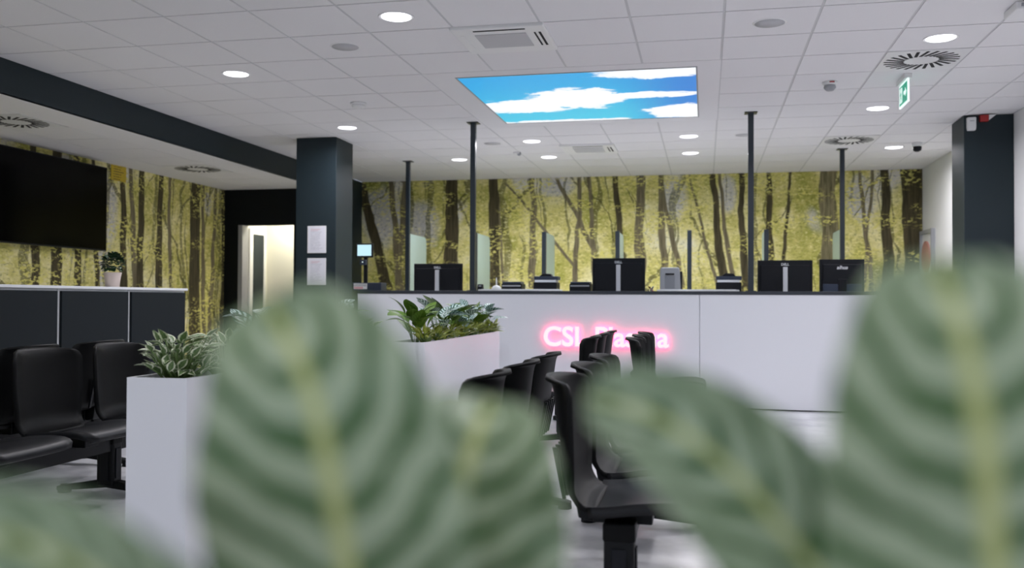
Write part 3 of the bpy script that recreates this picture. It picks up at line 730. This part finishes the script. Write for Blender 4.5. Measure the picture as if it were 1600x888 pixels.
for q in range(-2, 3): RIB.prism([(-.190, .39), (-.180, .39), (-.21, .56), (-.225, .56)], q*.06-.008, q*.06+.008, 'y')
RIBM = RIB.mesh('back_rib', M['steel_black'])
BEAM = MB().box(-.04, .04, -.70, .80, .235, .31).mesh('beam', M['steel_black'], .006)
LEG = MB().box(-.05, .05, -.04, .04, .05, .31).mesh('leg', M['steel_black'], .010)
INS = MB().box(.05, .056, -.02, .02, .09, .25).mesh('leg_inset', M['black_plastic'], .002)
INE = MB().box(-.024, .024, -.046, -.04, .08, .25).mesh('leg_inset', M['black_plastic'], .002)
CAP = MB().box(-.053, .053, -.044, .044, .27, .332).mesh('leg_cap', M['chair'], .008)
b = MB(); b.prism([(-.30, .012), (-.30, .035), (-.2, .05), (-.06, .075), (.06, .075), (.2, .05), (.30, .035), (.30, .012), (.2, .02), (0, .04), (-.2, .02)], -.028, .028, 'y'); FOOT = b.mesh('foot', M['steel_black'], .004)
GLD = MB().lathe([(.035, 0), (.035, .012), (.03, .03), (.02, .042)], n=16).mesh('glide', M['black_plastic'])
SPC = .60
def bench(x, y, rz, label, group=None, legs=(-.74, .60)):
    t = thing('beam_bench', (x, y, 0), label, 'bench', group, rz)
    link('beam', BEAM, t)
    for k in (-1, 0, 1):
        link('backrest', BACK, t, (0, k*SPC, 0)); link('seat', SEAT, t, (0, k*SPC, 0)); link('bracket', BRK, t, (0, k*SPC, 0)); link('back_rib', RIBM, t, (0, k*SPC, 0))
    for ly in legs:
        l = link('leg', LEG, t, (0, ly, 0)); link('leg_inset', INS, l); link('leg_inset', INE, l); link('leg_cap', CAP, l)
        f = link('foot', FOOT, t, (0, ly, 0))
        for sx in (-.27, .27): link('glide', GLD, f, (sx, 0, 0))
YN = 3.03+.245+SPC
bench(-.27, YN-.13, 0, 'black three-seat bench facing away from the planters, farther from the lit sign')
bench(-.96, YN-.02, math.pi, 'black three-seat bench facing the planters, farther from the lit sign')
bench(-.27, 6.12+.845, 0, 'black three-seat bench facing away from the planters, closest to the lit sign')
bench(-1.0, 6.37+.845, math.pi, 'black three-seat bench facing the planters, closest to the lit sign')
bench(-3.12, 3.25+.845, 0, 'black three-seat bench beside the cabinets, facing the white planters', legs=(-.75, .28))
bench(-3.80, 3.55+.845, math.pi, 'black three-seat bench facing the dark cabinets')

# ------------------------------------------------------------------ planters and plants
def planter(name, x0, x1, y0, y1, h, label):
    t = thing(name, ((x0+x1)/2, (y0+y1)/2, 0), label, 'planter'); hx, hy = (x1-x0)/2, (y1-y0)/2; e = .018
    b = MB(); b.box(-hx, -hx+e, -hy, hy, 0, h); b.box(hx-e, hx, -hy, hy, 0, h); b.box(-hx+e, hx-e, -hy, -hy+e, 0, h); b.box(-hx+e, hx-e, hy-e, hy, 0, h); b.box(-hx+e, hx-e, -hy+e, hy-e, 0, .03)
    b.build('trough', M['planter'], t)
    MB().box(-hx+e, hx-e, -hy+e, hy-e, h-.10, h-.045).build('soil', M['soil'], t)
planter('planter', -2.14, -1.89, 3.10, 5.35, .75, 'tall narrow white planter of variegated plants beside the cabinet-side bench')
planter('planter', -2.17, -1.90, 6.10, 8.46, .75, 'tall white planter of oval and peacock leaves beside the counter')
planter('planter', -.62, .62, .20, .52, .74, 'white planter of striped calathea plants at the front of the room')

def leaf_mesh(name, material, L, W, bend=.5, fold=.25, nu=6, nv=12, shape='oval', wave=0.0):
    # base at the origin, grows along +Y and bends downwards
    vs = []; fs = []; uv = []; y = z = 0; ang = 0
    for j in range(nv+1):
        v = j/nv
        if shape == 'oval': wd = math.sin(math.pi*min(1, v**.85))**.75
        else: wd = math.sin(math.pi*v**.7)**1.1
        wd = max(wd, .03)*W/2
        for i in range(nu+1):
            u = i/nu*2-1
            lift = abs(u)*wd*fold + wave*math.sin(v*14+i)*wd*abs(u)
            vs.append((u*wd, y-math.sin(ang)*lift*-1, z+math.cos(ang)*lift)); uv.append((i/nu, v))
        y += L/nv*math.cos(ang); z += L/nv*math.sin(ang); ang -= bend/nv
    for j in range(nv):
        for i in range(nu): a = j*(nu+1)+i; fs.append((a, a+1, a+nu+2, a+nu+1))
    me = bpy.data.meshes.new(name); me.from_pydata(vs, [], fs); me.materials.append(material)
    l = me.uv_layers.new(name='UVMap')
    for lo in me.loops: l.data[lo.index].uv = uv[lo.vertex_index]
    me.polygons.foreach_set('use_smooth', [True]*len(me.polygons)); me.update()
    return me
LM = {
 'green': leaf_mesh('leaf', M['leaf_green'], .20, .12, .5, .18),
 'green2': leaf_mesh('leaf', M['leaf_green'], .17, .085, .9, .25),
 'peacock': leaf_mesh('leaf', M['leaf_peacock'], .15, .085, .6, .2),
 'vari': leaf_mesh('leaf', M['leaf_vari'], .075, .034, .7, .25, 4, 6, 'pointed'),
 'vari2': leaf_mesh('leaf', M['leaf_vari'], .06, .032, .3, .3, 4, 6, 'pointed'),
 'lime': leaf_mesh('leaf', M['leaf_lime'], .095, .026, .7, .3, 4, 6, 'pointed'),
}
def rod(a, c_, r=.003):
    a = Vector(a); c_ = Vector(c_); mid = (a+c_)/2+Vector((0, 0, .02))
    return MB().tube([a, mid, c_], [r*1.2, r, r*.8], 5)
def plant(name, loc, label, cat, leaves, rs, spread, hmin, hmax, n, stems=True, group=None, tilt=(10, 60), xf=.55):
    rnd = random.Random(rs); t = thing(name, loc, label, cat, group)
    st = MB()
    for k in range(n):
        a = rnd.uniform(0, 2*math.pi)+k*2.4; rr = spread*math.sqrt(rnd.random()); h = rnd.uniform(hmin, hmax)
        base = Vector((rr*math.cos(a)*xf, rr*math.sin(a), h))
        o = link('leaf', LM[rnd.choice(leaves)], t, base)
        el = math.radians(rnd.uniform(*tilt))
        o.rotation_euler = (el, rnd.uniform(-.4, .4), a-math.pi/2+rnd.uniform(-.5, .5)); s_ = rnd.uniform(.8, 1.2); o.scale = (s_, s_, s_)
        if stems:
            a0 = Vector((base.x*.25, base.y*.35, -.04)); mid = (a0+base)/2+Vector((0, 0, .015)); st.tube([a0, mid, base], .0025, 5)
    if stems: st.build('stems', M['stem'], t)
    return t
PZ = .75-.01
labels1 = ['small-leaved variegated bush at the front end of the narrow planter', 'variegated bush behind the front one in the narrow planter', 'variegated bush in the middle of the narrow planter', 'variegated bush at the counter end of the narrow planter']
for k, y in enumerate((3.25, 3.60, 4.3, 5.05)):
    plant('variegated_bush', (-2.015, y, PZ), labels1[k], 'plant', ['vari', 'vari2'], 20+k, .14, .015, .15, 120, group=None, tilt=(5, 65), xf=.85)
plant('peacock_plant', (-2.015, 3.95, PZ), 'peacock plant with pale patterned leaves behind the front bushes', 'plant', ['peacock'], 31, .13, .10, .27, 10)
plant('peacock_plant', (-2.015, 4.75, PZ), 'peacock plant between bushes near the end of the narrow planter', 'plant', ['peacock', 'green2'], 32, .13, .12, .28, 12)
lbl = ['oval-leaved plant at the front corner of the counter-side planter', 'leafy plant with oval leaves in the middle of the counter-side planter', 'oval-leaved plant at the counter end of the counter-side planter']
for k, y in enumerate((6.42, 7.2, 7.95)):
    plant('oval_leaf_plant', (-2.06, y, PZ), lbl[k], 'plant', ['green', 'green2'], 40+k, .15, .06, .20, 20, tilt=(15, 75))
lbl = ['peacock plant with pale feathered leaves between oval-leaved plants', 'peacock plant with pale feathered leaves near the counter', 'peacock plant at the corner nearest the counter']
for k, y in enumerate((6.75, 7.6, 8.22)):
    plant('peacock_plant', (-1.985, y, PZ), lbl[k], 'plant', ['peacock'], 50+k, .15, .09, .24, 16)
for k, y in enumerate((6.27, 6.6, 6.95, 7.3, 7.65, 8.0, 8.3)):
    plant('lime_groundcover', (-1.945, y, PZ), 'low lime-green pointed foliage edging the counter-side planter', 'plant', ['lime'], 60+k, .15, .0, .07, 46, group='lime foliage along the planter edge', tilt=(15, 75), xf=.22)
# potted plant on the cabinets
t = thing('potted_plant', (-4.64, 6.52, CHT), 'round dark green plant in pale pot on the cabinets', 'potted plant')
MB().lathe([(.052, 0), (.058, .06), (.068, .115), (.068, .12), (.06, .12), (.056, .09)], n=24).build('pot', M['terracotta'], t)
M['leaf_dark'] = leaf_mat('dark_round_leaf', (.012, .045, .014), (.02, .06, .02), (.03, .07, .03), 4, .2, .2)
DL = leaf_mesh('leaf', M['leaf_dark'], .045, .042, 1.3, .2, 4, 6)
rnd = random.Random(5)
for k in range(120):
    a = rnd.uniform(0, 6.28); el = math.asin(rnd.uniform(-.75, 1)); r = .062
    o = link('leaf', DL, t, (r*math.cos(a)*math.cos(el), r*math.sin(a)*math.cos(el), .19+r*math.sin(el))); o.rotation_euler = (el*.9+.55, rnd.uniform(-.4, .4), a-math.pi/2)

# striped calathea plants right in front of the camera
def ribbon_leaf(pts, hw, side, t, cup=.15, nu=12, nv=30, blunt=.45):
    mid = smooth(pts, nv+1); side = Vector(side).normalized(); vs = []; uv = []; fs = []
    for j in range(nv+1):
        v = j/nv; d = Vector(mid[min(j+1, nv)])-Vector(mid[max(j-1, 0)]); d.normalize()
        s_ = (side-d*side.dot(d)).normalized(); nrm = s_.cross(d)
        wd = max(math.sin(math.pi*min(1, .06+.94*v)**.80), 0)**blunt*hw if j < nv else .0008
        for i in range(nu+1):
            u = i/nu*2-1
            p = Vector(mid[j])+s_*u*wd+nrm*(cup*abs(u)**1.6*wd)+nrm*(.02*math.sin(v*18+u*2)*abs(u)*wd*2)
            vs.append(tuple(p)); uv.append((i/nu, v))
    for j in range(nv):
        for i in range(nu): a = j*(nu+1)+i; fs.append((a, a+1, a+nu+2, a+nu+1))
    me = bpy.data.meshes.new('leaf'); org = t.location
    me.from_pydata([(x-org.x, y-org.y, z-org.z) for x, y, z in vs], [], fs); me.materials.append(M['leaf_big'])
    l = me.uv_layers.new(name='UVMap')
    for lo in me.loops: l.data[lo.index].uv = uv[lo.vertex_index]
    me.polygons.foreach_set('use_smooth', [True]*len(me.polygons)); me.update()
    lf = link('leaf', me, t)
    root = Vector((0, 0, -.02)); b0 = Vector(mid[0])-org
    MB().tube([root, (root*.5+b0*.5)+Vector((0, 0, .03)), b0, Vector(mid[2])-org], [.004, .0035, .003, .002], 6).build('stem', M['stem'], lf)
RT = R2
tA = thing('striped_calathea', (-.12, .38, .70), 'blurred calathea with two broad upright striped leaves at the planter middle', 'plant')
ribbon_leaf([(-0.137, 0.362, 0.898), (-0.141, 0.35, 0.941), (-0.146, 0.338, 0.992), (-0.157, 0.34, 1.023), (-0.178, 0.351, 1.050)], .053, RT, tA, .18)
ribbon_leaf([(-0.121, 0.417, 0.89), (-0.114, 0.407, 0.929), (-0.109, 0.408, 0.964), (-0.105, 0.419, 0.986), (-0.102, 0.439, 1.002)], .052, RT, tA, .2)
LEAF3 = [(0.064, 0.384, 0.917), (0.041, 0.389, 0.944), (0.014, 0.393, 0.976), (-0.018, 0.396, 0.999), (-0.051, 0.399, 1.008)]
tB = thing('striped_calathea', (.09, .38, .70), 'blurred calathea with a tall upright leaf and an arching leaf', 'plant')
ribbon_leaf(LEAF3, .032, RT*.75+U2*.65, tB, .2)
ribbon_leaf([(0.104, 0.351, 0.932), (0.097, 0.344, 0.967), (0.092, 0.337, 1.005), (0.087, 0.34, 1.037), (0.081, 0.354, 1.066)], .060, RT, tB, .16)
tC = thing('striped_calathea', (-.22, .30, .70), 'blurred calathea with a low leaf lying sideways over the planter rim', 'plant')
ribbon_leaf([(-0.164, 0.274, 0.938), (-0.184, 0.259, 0.958), (-0.203, 0.25, 0.972), (-0.226, 0.245, 0.977), (-0.248, 0.246, 0.976)], .022, U2+RT*.3, tC, .2)
